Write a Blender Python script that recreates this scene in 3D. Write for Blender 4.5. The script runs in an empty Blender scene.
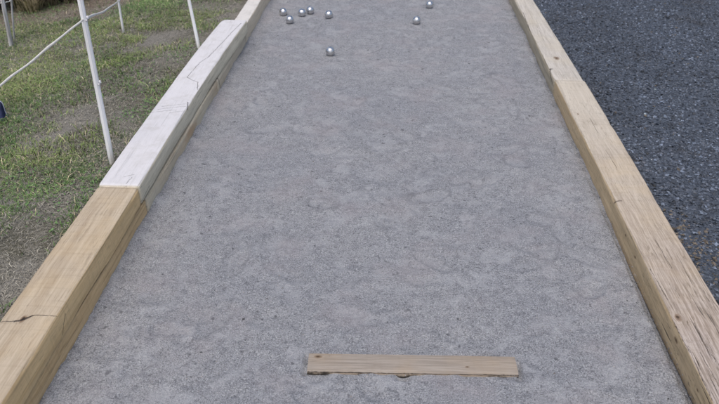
import bpy, math, random
import numpy as np
random.seed(7)
RNG = np.random.default_rng(11)
scene = bpy.context.scene
COL = scene.collection

# ------------------------------------------------------------------ camera numbers
F, CX, CY, H = 700.0, 359.5, 202.0, 1.9
PITCH = math.atan(432.0 / F)
YAW = math.atan(43.5 / (F / math.cos(PITCH)))

def ray(px, py):
    u = (px - CX) / F; v = -(py - CY) / F
    x, y, z = u, math.cos(PITCH) + v * math.sin(PITCH), -math.sin(PITCH) + v * math.cos(PITCH)
    c, s = math.cos(YAW), math.sin(YAW)
    return np.array([c * x - s * y, s * x + c * y, z])

def at(px, py, z=0.0):
    """world point seen at a photo pixel on the level z"""
    d = ray(px, py); t = (z - H) / d[2]
    return np.array([0, 0, H]) + t * d

# ------------------------------------------------------------------ numpy noise
def _hash(ix, iy, iz, seed):
    h = (ix.astype(np.int64) * 374761393 + iy.astype(np.int64) * 668265263 + iz.astype(np.int64) * 2147483647 + seed * 974711) & 0xFFFFFFFF
    h = ((h ^ (h >> 13)) * 1274126177) & 0xFFFFFFFF
    h = ((h ^ (h >> 16)) * 2246822519) & 0xFFFFFFFF
    return ((h ^ (h >> 15)) & 0xFFFFFF) / float(0xFFFFFF)

def vnoise(x, y, z=None, seed=0):
    x = np.asarray(x, float); y = np.asarray(y, float)
    z = np.zeros_like(x) if z is None else np.asarray(z, float)
    ix, iy, iz = np.floor(x), np.floor(y), np.floor(z)
    fx, fy, fz = x - ix, y - iy, z - iz
    fx = fx * fx * (3 - 2 * fx); fy = fy * fy * (3 - 2 * fy); fz = fz * fz * (3 - 2 * fz)
    r = 0
    for a in (0, 1):
        for b in (0, 1):
            for c in (0, 1):
                w = (fx if a else 1 - fx) * (fy if b else 1 - fy) * (fz if c else 1 - fz)
                r = r + w * _hash(ix + a, iy + b, iz + c, seed)
    return r * 2 - 1

def fbm(x, y, z=None, seed=0, octv=4):
    r = 0; a = 0.5; s = 1.0
    for k in range(octv):
        r = r + a * vnoise(np.asarray(x) * s + 17.3 * k, np.asarray(y) * s - 9.1 * k, None if z is None else np.asarray(z) * s, seed + k)
        a *= 0.5; s *= 2.03
    return r

def sstep(a, b, x):
    t = np.clip((x - a) / (b - a), 0, 1)
    return t * t * (3 - 2 * t)

# ------------------------------------------------------------------ mesh helpers
def mesh_np(name, verts, faces_list, col=None, smooth=False):
    """verts (n,3); faces_list: list of (m,k) int arrays"""
    me = bpy.data.meshes.new(name)
    me.vertices.add(len(verts)); me.vertices.foreach_set('co', np.asarray(verts, np.float32).ravel())
    loops = np.concatenate([f.ravel() for f in faces_list]).astype(np.int32)
    tot = np.concatenate([np.full(len(f), f.shape[1]) for f in faces_list])
    start = np.concatenate([[0], np.cumsum(tot)[:-1]]).astype(np.int32)
    me.loops.add(len(loops)); me.loops.foreach_set('vertex_index', loops)
    me.polygons.add(len(tot)); me.polygons.foreach_set('loop_start', start)
    me.polygons.foreach_set('use_smooth', np.full(len(tot), bool(smooth)))
    me.update(calc_edges=True)
    if col is not None:
        a = me.color_attributes.new('tint', 'FLOAT_COLOR', 'POINT')
        c = np.ones((len(verts), 4), np.float32); c[:, :col.shape[1]] = col
        a.data.foreach_set('color', c.ravel())
    me.validate()
    return me

def link(name, me, mat=None, parent=None, loc=(0, 0, 0)):
    o = bpy.data.objects.new(name, me); COL.objects.link(o)
    if mat is not None: me.materials.append(mat)
    o.location = loc
    if parent is not None: o.parent = parent
    return o

def tag(o, label=None, cat=None, group=None, kind=None):
    if label: o['label'] = label
    if cat: o['category'] = cat
    if group: o['group'] = group
    if kind: o['kind'] = kind
    return o

def empty(name, loc):
    o = bpy.data.objects.new(name, None); COL.objects.link(o); o.location = loc
    o.empty_display_size = 0.1
    return o

def tube(pts, radii, n=8, cap=True, squash=None):
    pts = np.asarray(pts, float); m = len(pts)
    radii = np.full(m, radii) if np.isscalar(radii) else np.asarray(radii, float)
    V = []
    for i in range(m):
        t = pts[min(i + 1, m - 1)] - pts[max(i - 1, 0)]; t = t / np.linalg.norm(t)
        ref = np.array([0, 0, 1.0]) if abs(t[2]) < 0.8 else np.array([1.0, 0, 0])
        a = np.cross(t, ref); a /= np.linalg.norm(a); b = np.cross(t, a)
        sq = squash if squash else (1, 1)
        for k in range(n):
            th = 2 * math.pi * k / n
            V.append(pts[i] + radii[i] * (sq[0] * a * math.cos(th) + sq[1] * b * math.sin(th)))
    Q = []
    for i in range(m - 1):
        for k in range(n):
            Q.append([i * n + k, i * n + (k + 1) % n, (i + 1) * n + (k + 1) % n, (i + 1) * n + k])
    F = [np.array(Q)]
    if cap:
        F.append(np.array([list(range(n))[::-1]])); F.append(np.array([[(m - 1) * n + k for k in range(n)]]))
    return np.array(V), F

def join(parts):
    V = []; F = {}; off = 0
    for v, fs in parts:
        V.append(v)
        for f in fs: F.setdefault(f.shape[1], []).append(f + off)
        off += len(v)
    return np.concatenate(V), [np.concatenate(x) for x in F.values()]

def bbox(x0, x1, y0, y1, z0, z1):
    v = np.array([[x, y, z] for z in (z0, z1) for y in (y0, y1) for x in (x0, x1)], float)
    f = np.array([[0, 2, 3, 1], [4, 5, 7, 6], [0, 1, 5, 4], [2, 6, 7, 3], [0, 4, 6, 2], [1, 3, 7, 5]])
    return v, [f]

# ------------------------------------------------------------------ node helpers
class NT:
    def __init__(self, name, rough=0.8, spec=0.3):
        self.m = bpy.data.materials.new(name); self.m.use_nodes = True
        self.t = self.m.node_tree; self.n = self.t.nodes; self.l = self.t.links
        self.b = self.n['Principled BSDF']
        self.b.inputs['Roughness'].default_value = rough
        self.b.inputs['Specular IOR Level'].default_value = spec
    def _in(self, sock, v):
        if isinstance(v, bpy.types.NodeSocket): self.l.new(v, sock)
        elif v is not None: sock.default_value = v
    def math(self, op, a, b=None, c=None, clamp=False):
        n = self.n.new('ShaderNodeMath'); n.operation = op; n.use_clamp = clamp
        self._in(n.inputs[0], a); self._in(n.inputs[1], b)
        if c is not None: self._in(n.inputs[2], c)
        return n.outputs[0]
    def vmath(self, op, a, b=None, scale=None):
        n = self.n.new('ShaderNodeVectorMath'); n.operation = op
        self._in(n.inputs[0], a)
        if b is not None: self._in(n.inputs[1], b)
        if scale is not None: self._in(n.inputs['Scale'], scale)
        return n.outputs['Value'] if op in ('LENGTH', 'DOT_PRODUCT', 'DISTANCE') else n.outputs[0]
    def ramp01(self, x, a, b, lo=0.0, hi=1.0, smooth=True):
        n = self.n.new('ShaderNodeMapRange'); n.interpolation_type = 'SMOOTHSTEP' if smooth else 'LINEAR'
        self._in(n.inputs[0], x); self._in(n.inputs[1], a); self._in(n.inputs[2], b); self._in(n.inputs[3], lo); self._in(n.inputs[4], hi)
        return n.outputs[0]
    def mix(self, f, a, b, blend='MIX'):
        n = self.n.new('ShaderNodeMix'); n.data_type = 'RGBA'; n.blend_type = blend; n.clamp_factor = True
        self._in(n.inputs[0], f)
        for s, v in ((n.inputs[6], a), (n.inputs[7], b)):
            if isinstance(v, tuple) and len(v) == 3: v = v + (1,)
            self._in(s, v)
        return n.outputs[2]
    def coords(self, which='Object'):
        return self.n.new('ShaderNodeTexCoord').outputs[which]
    def noise(self, v, scale, detail=4, rough=0.55, dist=0.0):
        n = self.n.new('ShaderNodeTexNoise'); n.inputs['Detail'].default_value = detail
        n.inputs['Roughness'].default_value = rough; n.inputs['Distortion'].default_value = dist
        if isinstance(scale, tuple):
            v = self.vmath('MULTIPLY', v, scale); n.inputs['Scale'].default_value = 1
        else: n.inputs['Scale'].default_value = scale
        self.l.new(v, n.inputs['Vector']); return n.outputs['Fac']
    def voro(self, v, scale, feature='F1', out='Distance', rand=1.0):
        n = self.n.new('ShaderNodeTexVoronoi'); n.feature = feature; n.inputs['Scale'].default_value = scale
        n.inputs['Randomness'].default_value = rand
        self.l.new(v, n.inputs['Vector']); return n.outputs[out]
    def attr(self, name='tint'):
        n = self.n.new('ShaderNodeAttribute'); n.attribute_name = name; return n.outputs['Color']
    def sep(self, v):
        n = self.n.new('ShaderNodeSeparateXYZ'); self.l.new(v, n.inputs[0]); return n.outputs
    def bump(self, h, dist=0.003, strength=1.0):
        n = self.n.new('ShaderNodeBump'); n.inputs['Distance'].default_value = dist; n.inputs['Strength'].default_value = strength
        self.l.new(h, n.inputs['Height']); self.l.new(n.outputs[0], self.b.inputs['Normal'])
    def color(self, c):
        if isinstance(c, tuple): c = c + (1,) if len(c) == 3 else c
        self._in(self.b.inputs['Base Color'], c); return self.m

# ------------------------------------------------------------------ materials
def court_material():
    t = NT('court_stone_dust', 0.92, 0.15)
    p = t.coords()
    big = t.noise(p, 1.3, 3)
    mid = t.noise(p, 8.5, 4, 0.6, 0.5)
    patch = t.noise(p, 22.0, 4, 0.6, 0.3)
    fine = t.noise(p, 190.0, 3, 0.75)
    grit = t.voro(p, 330.0, out='Color')
    g = t.sep(grit)[0]
    c = t.mix(t.ramp01(big, .35, .65), (.268, .270, .284), (.300, .297, .303))
    # trodden smooth pale patches between coarser, grainier ground
    smoothp = t.math('MULTIPLY', t.ramp01(mid, .50, .62), t.ramp01(t.noise(p, 2.1, 3), .35, .6, .45, 1))
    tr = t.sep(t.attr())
    smoothp = t.math('MAXIMUM', smoothp, t.math('MULTIPLY', tr[0], .75))  # footprint centres: trodden tone, lightened further to paint in relief
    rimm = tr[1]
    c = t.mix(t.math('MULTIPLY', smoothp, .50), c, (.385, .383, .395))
    clump = t.noise(p, 62.0, 4, .7, .3)
    amp = t.ramp01(smoothp, 0, 1, 1.0, .42)
    c = t.mix(t.math('MULTIPLY', t.math('MULTIPLY', t.ramp01(patch, .52, .36), amp), .46), c, (.165, .166, .180))
    c = t.mix(t.math('MULTIPLY', t.math('MULTIPLY', t.ramp01(clump, .47, .30), amp), .80), c, (.105, .106, .118))
    c = t.mix(t.math('MULTIPLY', t.math('MULTIPLY', t.ramp01(clump, .56, .74), amp), .40), c, (.46, .455, .46))
    c = t.mix(t.math('MULTIPLY', t.math('MULTIPLY', t.ramp01(fine, .50, .34), amp), .80), c, (.075, .076, .086))
    c = t.mix(t.math('MULTIPLY', t.math('MULTIPLY', t.ramp01(fine, .53, .68), amp), .72), c, (.56, .555, .56))
    c = t.mix(t.math('MULTIPLY', t.ramp01(g, .93, .96), .30), c, (.6, .6, .61))
    c = t.mix(t.math('MULTIPLY', t.ramp01(g, .07, .04), .40), c, (.07, .07, .075))
    c = t.mix(t.math('MULTIPLY', t.math('MULTIPLY', rimm, t.ramp01(patch, .35, .6)), .55), c, (.10, .10, .112))  # dark footprint rims: gritty tone plus relief shade painted into the colour
    # small dark spots paint the shade inside kicked-out pocks, short scuffs
    for vs, th in ((6.0, .085), (13.0, .13)):
        pk = t.voro(t.vmath('ADD', p, t.vmath('SCALE', wobvec(t, p), scale=.03)), vs)
        pm = t.math('MULTIPLY', t.ramp01(pk, th, th * .45), t.ramp01(t.noise(p, 4.0 if vs > 9 else 2.0, 2), .43, .54))
        c = t.mix(t.math('MULTIPLY', pm, .72), c, (.060, .060, .068))
    st = t.noise(p, (12, 26, 9), 5, .7, .8)
    c = t.mix(t.math('MULTIPLY', t.ramp01(st, .55, .66), .24), c, (.115, .115, .128))
    # warm grains and drifts
    c = t.mix(t.math('MULTIPLY', t.ramp01(t.noise(p, 3.1, 4), .48, .70), .36), c, (.325, .292, .295))
    t.bump(t.math('ADD', t.math('MULTIPLY', fine, .8), t.math('ADD', t.math('MULTIPLY', clump, 1.3), patch)), .007, .9)
    return t.color(t.vmath('MULTIPLY', c, (1.085, 1.115, 1.14)))

def path_material():
    t = NT('dark_gravel_bed', 0.9, 0.2)
    p = t.coords()
    v = t.voro(p, 95.0, out='Color'); s = t.sep(v)
    c = t.mix(s[0], (.035, .043, .058), (.10, .118, .15))
    c = t.mix(t.ramp01(t.noise(p, 2.0, 4), .55, .75), c, (.05, .05, .055))
    c = t.mix(t.math('MULTIPLY', t.ramp01(s[1], .94, .97), .7), c, (.22, .23, .26))
    t.bump(t.voro(p, 95.0), .008, .8)
    return t.color(c)

def tint_material(name, rough=.8, spec=.25, amt=.25, scale=60, trans=0.0):
    t = NT(name, rough, spec)
    c = t.attr(); n = t.noise(t.coords(), scale, 3)
    c = t.mix(t.ramp01(n, .3, .7, 0, amt), c, (.0, .0, .0))
    if trans:
        t.b.inputs['Subsurface Weight'].default_value = 0
    return t.color(c)

def soil_material():
    t = NT('lawn_soil', 0.95, 0.1)
    p = t.coords()
    a = t.noise(p, 2.2, 5, .6, .4); b = t.noise(p, 40, 4, .65); e = t.noise(p, 160, 3, .7)
    c = t.mix(t.ramp01(a, .4, .6), (.19, .18, .135), (.36, .34, .30))
    c = t.mix(t.ramp01(b, .42, .68, 0, .7), c, (.44, .41, .355))
    c = t.mix(t.ramp01(e, .5, .36, 0, .8), c, (.03, .029, .022))
    xy = t.sep(p)                                            # bare reddish earth in front of the shrubs
    far = t.math('MULTIPLY', t.ramp01(t.math('ADD', xy[1], t.math('MULTIPLY', b, .1)), 6.15, 6.45), t.math('MULTIPLY', t.ramp01(xy[0], -2.5, -2.8), t.math('MULTIPLY', t.ramp01(xy[0], -5.2, -4.4), t.ramp01(xy[1], 8.6, 7.6))))
    c = t.mix(t.math('MULTIPLY', far, .85), c, t.mix(t.ramp01(b, .35, .7), (.19, .145, .11), (.36, .29, .235)))
    out = t.math('MAXIMUM', t.ramp01(xy[1], 9.5, 11.5), t.ramp01(xy[0], -5.5, -7.2))
    c = t.mix(t.math('MULTIPLY', out, .85), c, t.mix(t.ramp01(b, .35, .65), (.055, .080, .028), (.17, .19, .075)))
    t.bump(t.math('ADD', b, e), .02, .9)
    return t.color(c)

def wood_material(name, light, dark, side=None, stain=(.20, .13, .07), stain_amt=.3, fine=.6, checks=.4,
                  knots=(), cracks=(), paint=None, off=(0, 0, 0), grey=0.0, greytop=(.40, .37, .36), axis=1, paint_wear=.5, lowdark=0.0, lowz=(.035, 0.0), lowcol=(.10, .085, .07), saw_amt=.14, flecks=.2, near_rough=None, crack_wob=.012, crack_dark=.9):
    """axis = long direction of the timber in its own coordinates"""
    t = NT(name, 0.78, 0.22)
    p0 = t.coords()
    po = t.vmath('ADD', p0, off)
    def anis(across, along):
        s = [across] * 3; s[axis] = along; return tuple(s)
    warp = t.noise(po, 3.0, 3)
    pw = t.vmath('ADD', po, t.vmath('SCALE', t.vmath('ADD', t.n_vec(warp) if hasattr(t, 'n_vec') else warp, (-.5, -.5, -.5)), scale=.02))
    for k, r in knots:                                      # grain swells round each knot
        d = t.vmath('DISTANCE', p0, tuple(k))
        m = t.ramp01(d, 0, r * 3, 1, 0)
        pw = t.vmath('ADD', pw, t.vmath('SCALE', t.vmath('SUBTRACT', p0, tuple(k)), scale=t.math('MULTIPLY', m, -.8)))
    g1 = t.noise(pw, anis(170, 5), 5, .65)
    g2 = t.noise(pw, anis(38, 1.1), 4, .6, .4)
    g3 = t.noise(pw, anis(9, .8), 3, .5, .8)
    nrm = t.sep(t.n.new('ShaderNodeNewGeometry').outputs['Normal'])
    top = t.ramp01(nrm[2], .45, .8)
    fac = t.math('ADD', t.math('MULTIPLY', t.ramp01(g1, .3, .7), fine), t.math('MULTIPLY', t.ramp01(g2, .3, .7), 1 - fine * .6))
    fac = t.math('MULTIPLY', fac, .75)
    c = t.mix(fac, light, dark)
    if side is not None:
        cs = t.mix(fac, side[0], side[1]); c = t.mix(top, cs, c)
    c = t.mix(t.math('MULTIPLY', t.ramp01(g3, .52, .74), stain_amt), c, stain)
    if grey > 0:
        gm = t.math('MULTIPLY', t.math('MULTIPLY', top, t.ramp01(t.noise(po, 5.0, 4), .3, .6)), grey)
        c = t.mix(gm, c, t.mix(t.ramp01(g1, .35, .65), greytop, tuple(x * .55 for x in greytop)))
    ck = t.noise(pw, anis(95, 2.2), 3, .6)
    ckm = t.math('MULTIPLY', t.ramp01(ck, .60, .68), checks)
    if near_rough:
        ckm = t.math('MULTIPLY', ckm, t.ramp01(t.sep(p0)[axis], near_rough[1], near_rough[0], .3, 2.4))
        c = t.mix(t.math('MULTIPLY', t.ramp01(t.math('ADD', t.sep(p0)[axis], warp), 2.6, 4.4, 0, .8), top), c, t.mix(fac, (.60, .555, .48), (.47, .42, .345)))
        c = t.mix(t.math('MULTIPLY', t.ramp01(t.math('ADD', t.sep(p0)[axis], warp), 2.9, 1.7, 0, .7), top), c, t.mix(t.ramp01(g1, .35, .62), (.52, .455, .42), (.24, .20, .18)))
    c = t.mix(ckm, c, (.06, .045, .035))
    fl = t.noise(pw, anis(150, 17), 4, .7)
    flm = t.math('MULTIPLY', t.math('MULTIPLY', t.ramp01(fl, .53, .66), flecks), t.ramp01(t.noise(po, 6, 3), .35, .6, .25, 1))
    if near_rough:                                          # rougher, more weathered toward the near end
        flm = t.math('MULTIPLY', flm, t.ramp01(t.sep(p0)[axis], near_rough[1], near_rough[0], .45, 1.35))
    c = t.mix(flm, c, tuple(x * .35 for x in dark))
    # saw marks across the grain
    saw = t.noise(po, anis(4, 75), 2, .5)
    c = t.mix(t.ramp01(saw, .5, .75, 0, saw_amt), c, tuple(x * .5 for x in dark))
    blot = t.noise(po, 11, 5, .65)
    c = t.mix(t.ramp01(blot, .55, .8, 0, .3), c, tuple(x * .55 for x in dark))
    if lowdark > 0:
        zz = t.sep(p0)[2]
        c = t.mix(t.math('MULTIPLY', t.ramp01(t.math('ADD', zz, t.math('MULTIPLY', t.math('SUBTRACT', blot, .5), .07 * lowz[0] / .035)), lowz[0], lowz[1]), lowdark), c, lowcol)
    height = t.math('SUBTRACT', t.math('MULTIPLY', g1, .5), ckm)
    if paint is not None:
        w = t.math('MULTIPLY', top, t.ramp01(t.noise(po, anis(60, 9), 5, .7), .30 - .1 * paint_wear, .36, 1 - paint_wear, 1))
        pc = t.mix(t.ramp01(g2, .35, .7, 0, .25), paint, tuple(x * .82 for x in paint))
        pc = t.mix(t.ramp01(blot, .46, .72, 0, .40), pc, (.43, .415, .39))
        pc = t.mix(t.ramp01(g1, .52, .75, 0, .28), pc, (.40, .385, .36))
        pc = t.mix(t.math('MULTIPLY', flm, .7), pc, (.28, .27, .25))
        pc = t.mix(t.math('MULTIPLY', ckm, .5), pc, (.25, .24, .24))
        c = t.mix(w, c, pc)
    for k, r in knots:
        wob = t.math('MULTIPLY', t.math('SUBTRACT', t.noise(po, 60, 3), .5), r * .9)
        sc = [1.0] * 3; sc[axis] = .55
        d = t.math('ADD', t.vmath('LENGTH', t.vmath('MULTIPLY', t.vmath('SUBTRACT', p0, tuple(k)), tuple(sc))), wob)
        c = t.mix(t.ramp01(d, r * 1.25, r * .6, 0, .75), c, (.17, .105, .06))
        c = t.mix(t.ramp01(d, r * .65, r * .3, 0, .85), c, (.055, .036, .024))
    if cracks:
        wob = t.noise(po, 90, 3)
        pc2 = t.vmath('ADD', p0, t.vmath('SCALE', t.vmath('SUBTRACT', wobvec(t, po), (.5, .5, .5)), scale=crack_wob))
        for a, b, w in cracks:
            a = np.array(a, float); b = np.array(b, float); ba = b - a
            sc = (1, 1, .15) if axis == 1 and abs(a[2] - b[2]) < .012 else ((.15, 1, 1) if axis == 1 else (1, 1, 1))   # ignore the unevenness of the face it lies in
            ba = ba * np.array(sc); L2 = float(ba @ ba)
            pa = t.vmath('MULTIPLY', t.vmath('SUBTRACT', pc2, tuple(a)), sc)
            h = t.math('DIVIDE', t.vmath('DOT_PRODUCT', pa, tuple(ba)), L2, clamp=True)
            d = t.vmath('LENGTH', t.vmath('SUBTRACT', pa, t.vmath('SCALE', tuple(ba), scale=h)))
            wd = t.math('MULTIPLY', t.ramp01(wob, .3, .7, .5, 1.3), w)
            m = t.math('SUBTRACT', 1, t.ramp01(t.math('DIVIDE', d, wd), .45, 1.0))
            c = t.mix(t.math('MULTIPLY', m, crack_dark), c, (.045, .035, .03))
            height = t.math('SUBTRACT', height, t.math('MULTIPLY', m, 1.5))
    t.bump(height, .003, .8)
    return t.color(c)

def wobvec(t, p):
    n = t.n.new('ShaderNodeTexNoise'); n.inputs['Scale'].default_value = 35; n.inputs['Detail'].default_value = 2
    t.l.new(p, n.inputs['Vector']); return n.outputs['Color']

# ------------------------------------------------------------------ ground shapes
XL, XR = -1.212, 1.092           # inner faces of the timbers
def court_h(x, y):
    z = .007 * fbm(x * 1.1, y * 1.1, seed=3, octv=3) + .012 * np.abs(fbm(x * 6, y * 6, seed=5, octv=3)) + .0055 * fbm(x * 15, y * 15, seed=9, octv=4)
    return z

LEFT_EDGE = -1.40
def lawn_h(x, y):
    d = np.clip(LEFT_EDGE - x, 0, None)
    z = .115 - .13 * d + .0030 * d * d
    z = np.maximum(z, -1.2)
    z = z - .05 * sstep(4.2, 6.5, y) * np.exp(-d * 1.5)
    return z + .030 * fbm(x * 1.6, y * 1.6, seed=21, octv=3) + .012 * fbm(x * 8, y * 8, seed=23, octv=3)

def grid(xs, ys, hf, name, mat, kind='structure'):
    X, Y = np.meshgrid(xs, ys)
    Z = hf(X, Y)
    nx, ny = len(xs), len(ys)
    V = np.stack([X.ravel(), Y.ravel(), Z.ravel()], 1)
    i = np.arange((nx - 1) * (ny - 1)); r = i // (nx - 1); q = i % (nx - 1); a = r * nx + q
    Fq = np.stack([a, a + 1, a + nx + 1, a + nx], 1)
    return tag(link(name, mesh_np(name, V, [Fq], smooth=True), mat), kind=kind)

def spaced(a, b, d0, growth):
    out = [a]; d = d0
    while out[-1] < b:
        out.append(out[-1] + d); d *= growth
    return np.array(out)

# footprints and scuffs in the court
prints = []
for _ in range(230):
    y = 1.0 + 7.5 * RNG.random() ** 1.1; x = RNG.uniform(XL + .15, XR - .12)
    prints.append((x, y, RNG.uniform(.03, .06), RNG.uniform(.07, .14), RNG.uniform(0, math.pi), RNG.uniform(.003, .008)))
COURT = {}
def court_full(X, Y):
    Z = court_h(X, Y); pale = np.zeros_like(Z); rim = np.zeros_like(Z)
    for (x, y, a, b, th, dp) in prints:
        m = (abs(X - x) < .2) & (abs(Y - y) < .2)
        if not m.any(): continue
        dx, dy = X[m] - x, Y[m] - y
        u = (dx * math.cos(th) + dy * math.sin(th)) / a; v = (-dx * math.sin(th) + dy * math.cos(th)) / b
        r = np.sqrt(u * u + v * v) + .45 * fbm(X[m] * 15, Y[m] * 15, seed=37, octv=3)
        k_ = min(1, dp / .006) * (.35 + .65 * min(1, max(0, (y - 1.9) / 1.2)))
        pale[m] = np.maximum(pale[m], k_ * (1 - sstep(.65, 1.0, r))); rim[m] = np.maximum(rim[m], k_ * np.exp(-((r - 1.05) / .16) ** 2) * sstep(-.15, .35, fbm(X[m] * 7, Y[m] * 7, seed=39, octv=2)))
        Z[m] += -dp * (1 - sstep(.6, 1.0, r)) + dp * .45 * np.exp(-((r - 1.15) / .22) ** 2)
    COURT['c'] = np.stack([pale.ravel(), rim.ravel(), 0 * pale.ravel()], 1)  # footprint relief shading carried as colour masks: pale centres, dark rims
    # gap worn along the foot of the right-hand timber, small fillet at the left
    Z -= .034 * sstep(XR - .034, XR - .012, X) * (1 - .75 * sstep(2.4, 3.4, Y))
    Z += .022 * (1 - sstep(XL, XL + .06, X)) * (.45 + 1.1 * fbm(X * 6, Y * 7, seed=31, octv=4)).clip(0, 1)
    Z += .016 * sstep(XR - .05, XR, X) * (.2 + 1.2 * fbm(X * 6, Y * 7, seed=33, octv=4)).clip(0, 1) * sstep(2.3, 3.2, Y)
    # stone dust banked against the ends and back of the toe board
    Z += .009 * np.exp(-((np.abs(X - .10) - .41) / .02) ** 2 - ((Y - 1.9) / .06) ** 2)
    # small hollow scraped in front of the toe board, soil banked round it
    Z -= .030 * np.exp(-(((X - .062) / .024) ** 2) ** 1.5 - ((Y - 1.855) / .011) ** 2)
    Z -= .012 * (np.abs(np.abs(X - .096) - .398) < .008) * (np.abs(Y - 1.905) < .055)
    return Z

mat_court = court_material()
ys = np.concatenate([spaced(-1.5, 1.2, .03, 1.0)[:-1], spaced(1.2, 14.0, .006, 1.0042)])
grid(np.linspace(XL - .10, XR + .10, 310), ys, court_full, 'court_surface', mat_court)
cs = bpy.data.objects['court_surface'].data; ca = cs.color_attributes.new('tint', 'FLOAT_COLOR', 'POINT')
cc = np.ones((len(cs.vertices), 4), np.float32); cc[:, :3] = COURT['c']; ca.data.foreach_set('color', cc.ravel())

mat_soil = soil_material()
lx = np.concatenate([-spaced(1.30, 16.0, .018, 1.022)])[::-1]
grid(lx, np.concatenate([spaced(-2, 1.2, .08, 1.0)[:-1], spaced(1.2, 22, .02, 1.012)]), lawn_h, 'lawn', mat_soil)

mat_path = path_material()
def path_h(x, y):
    return .012 + .008 * fbm(x * 1.3, y * 1.3, seed=41, octv=3) - .0 * x
grid(np.concatenate([spaced(1.20, 12, .02, 1.03)]), np.concatenate([spaced(-2, 1.2, .1, 1)[:-1], spaced(1.2, 22, .02, 1.02)]), path_h, 'gravel_path', mat_path)
# far ground that reaches the horizon, below everything
gt = NT('far_ground', .95, .1); gp = gt.coords()
gt.color(gt.mix(gt.ramp01(gt.noise(gp, .4, 5), .4, .6), (.06, .075, .03), (.12, .11, .07)))
gv, gf = np.array([[-400, -400, -1.35], [400, -400, -1.35], [400, 400, -1.35], [-400, 400, -1.35]], float), [np.array([[0, 1, 2, 3]])]
tag(link('ground', mesh_np('ground', gv, gf), gt.m), kind='structure')

# ------------------------------------------------------------------ stones
def stone_cloud(P, size, col, flat=.6, rough_seed=0):
    """angular little stones: jittered octahedra with cut faces"""
    n = len(P)
    base = np.array([[1, 0, 0], [0, 1, 0], [-1, 0, 0], [0, -1, 0], [0, 0, 1], [0, 0, -1], [.7, .7, .55], [-.7, -.7, .55]], float)[:6]
    J = base[None] * (1 + RNG.uniform(-.35, .35, (n, 6, 1))) + RNG.uniform(-.25, .25, (n, 6, 3))
    J *= size[:, None, None] * np.stack([np.ones(n), RNG.uniform(.55, 1, n), RNG.uniform(flat * .7, flat * 1.2, n)], 1)[:, None, :]
    th = RNG.uniform(0, 2 * math.pi, n); c, s = np.cos(th)[:, None], np.sin(th)[:, None]
    tl = RNG.uniform(-.6, .6, n); ct, st = np.cos(tl)[:, None], np.sin(tl)[:, None]
    x, y, z = J[..., 0], J[..., 1], J[..., 2]
    x, z = x * ct - z * st, x * st + z * ct
    x, y = x * c - y * s, x * s + y * c
    V = np.stack([x, y, z], -1) + P[:, None, :]
    f = np.array([[0, 1, 4], [1, 2, 4], [2, 3, 4], [3, 0, 4], [1, 0, 5], [2, 1, 5], [3, 2, 5], [0, 3, 5]])
    Fx = (f[None] + (np.arange(n) * 6)[:, None, None]).reshape(-1, 3)
    C = np.repeat(col, 6, axis=0)
    return V.reshape(-1, 3), [Fx], C

def ysample(n, y0, y1, p=1.6):
    return y0 + (y1 - y0) * RNG.random(n) ** p

# court grit: fine crushed stone, denser close by
n = 150000
y = ysample(n, 1.3, 8.0, 1.45); x = RNG.uniform(XL, XR, n)
dens = fbm(x * 6, y * 6, seed=55, octv=3)
keep = (dens + RNG.uniform(-.5, .5, n)) > -.15
x, y = x[keep], y[keep]; n = len(x)
sz = .0011 + .0016 * RNG.random(n) ** 3 + .0045 * (RNG.random(n) > .998)
crumb = (RNG.random(n) > .994) | ((np.minimum(x - XL, XR - x) < .06) & (RNG.random(n) > .93)); sz[crumb] *= 2.0
z = court_h(x, y) + sz * .15
g = RNG.normal(.30, .10, n).clip(.06, .62)
col = np.stack([g * .97, g * .995, g * 1.06], 1); tan = RNG.random(n) > .93; col[tan] *= [1.12, .98, .82]; col[crumb] *= .45
V, Fs, C = stone_cloud(np.stack([x, y, z], 1), sz, col)
tag(link('court_grit', mesh_np('court_grit', V, Fs, C), tint_material('grit_stone', .85, .3, .2, 300)),
    'fine grey crushed stone grains loose on the court', 'grit', kind='stuff')

# dark path stones
n = 110000
y = ysample(n, 1.6, 10.5, 1.25); x = 1.24 + 3.4 * RNG.random(n) ** 1.05
keep = (x < .45 * y + 1.0) ; x, y = x[keep], y[keep]; n = len(x)
sz = .0040 + .0095 * RNG.random(n) ** 1.8 + .006 * (RNG.random(n) > .99)
z = path_h(x, y) + sz * RNG.uniform(-.1, .45, n)
g = RNG.lognormal(math.log(.088), .60, n).clip(.022, .24) * (1 + .7 * fbm(x * 2.2, y * 2.2, seed=43, octv=4))
col = np.stack([g * .80, g * .97, g * 1.28], 1)
light = RNG.random(n) > .985; col[light] = col[light] * 1.7 + .05
tan = (RNG.random(n) > .994) | ((np.exp(-((x - 1.42) / .10) ** 2 - ((y - 2.75) / .28) ** 2) + RNG.uniform(-1.1, -.02, n)) > .15)
col[tan] = np.stack([RNG.uniform(.09, .20, tan.sum())] * 3, 1) * [1.1, .92, .72]
V, Fs, C = stone_cloud(np.stack([x, y, z], 1), sz, col.clip(0, .5))
tag(link('path_gravel', mesh_np('path_gravel', V, Fs, C), tint_material('path_stone', .62, .45, .3, 120)),
    'dark blue grey crushed gravel covering the path', 'gravel', kind='stuff')

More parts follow.
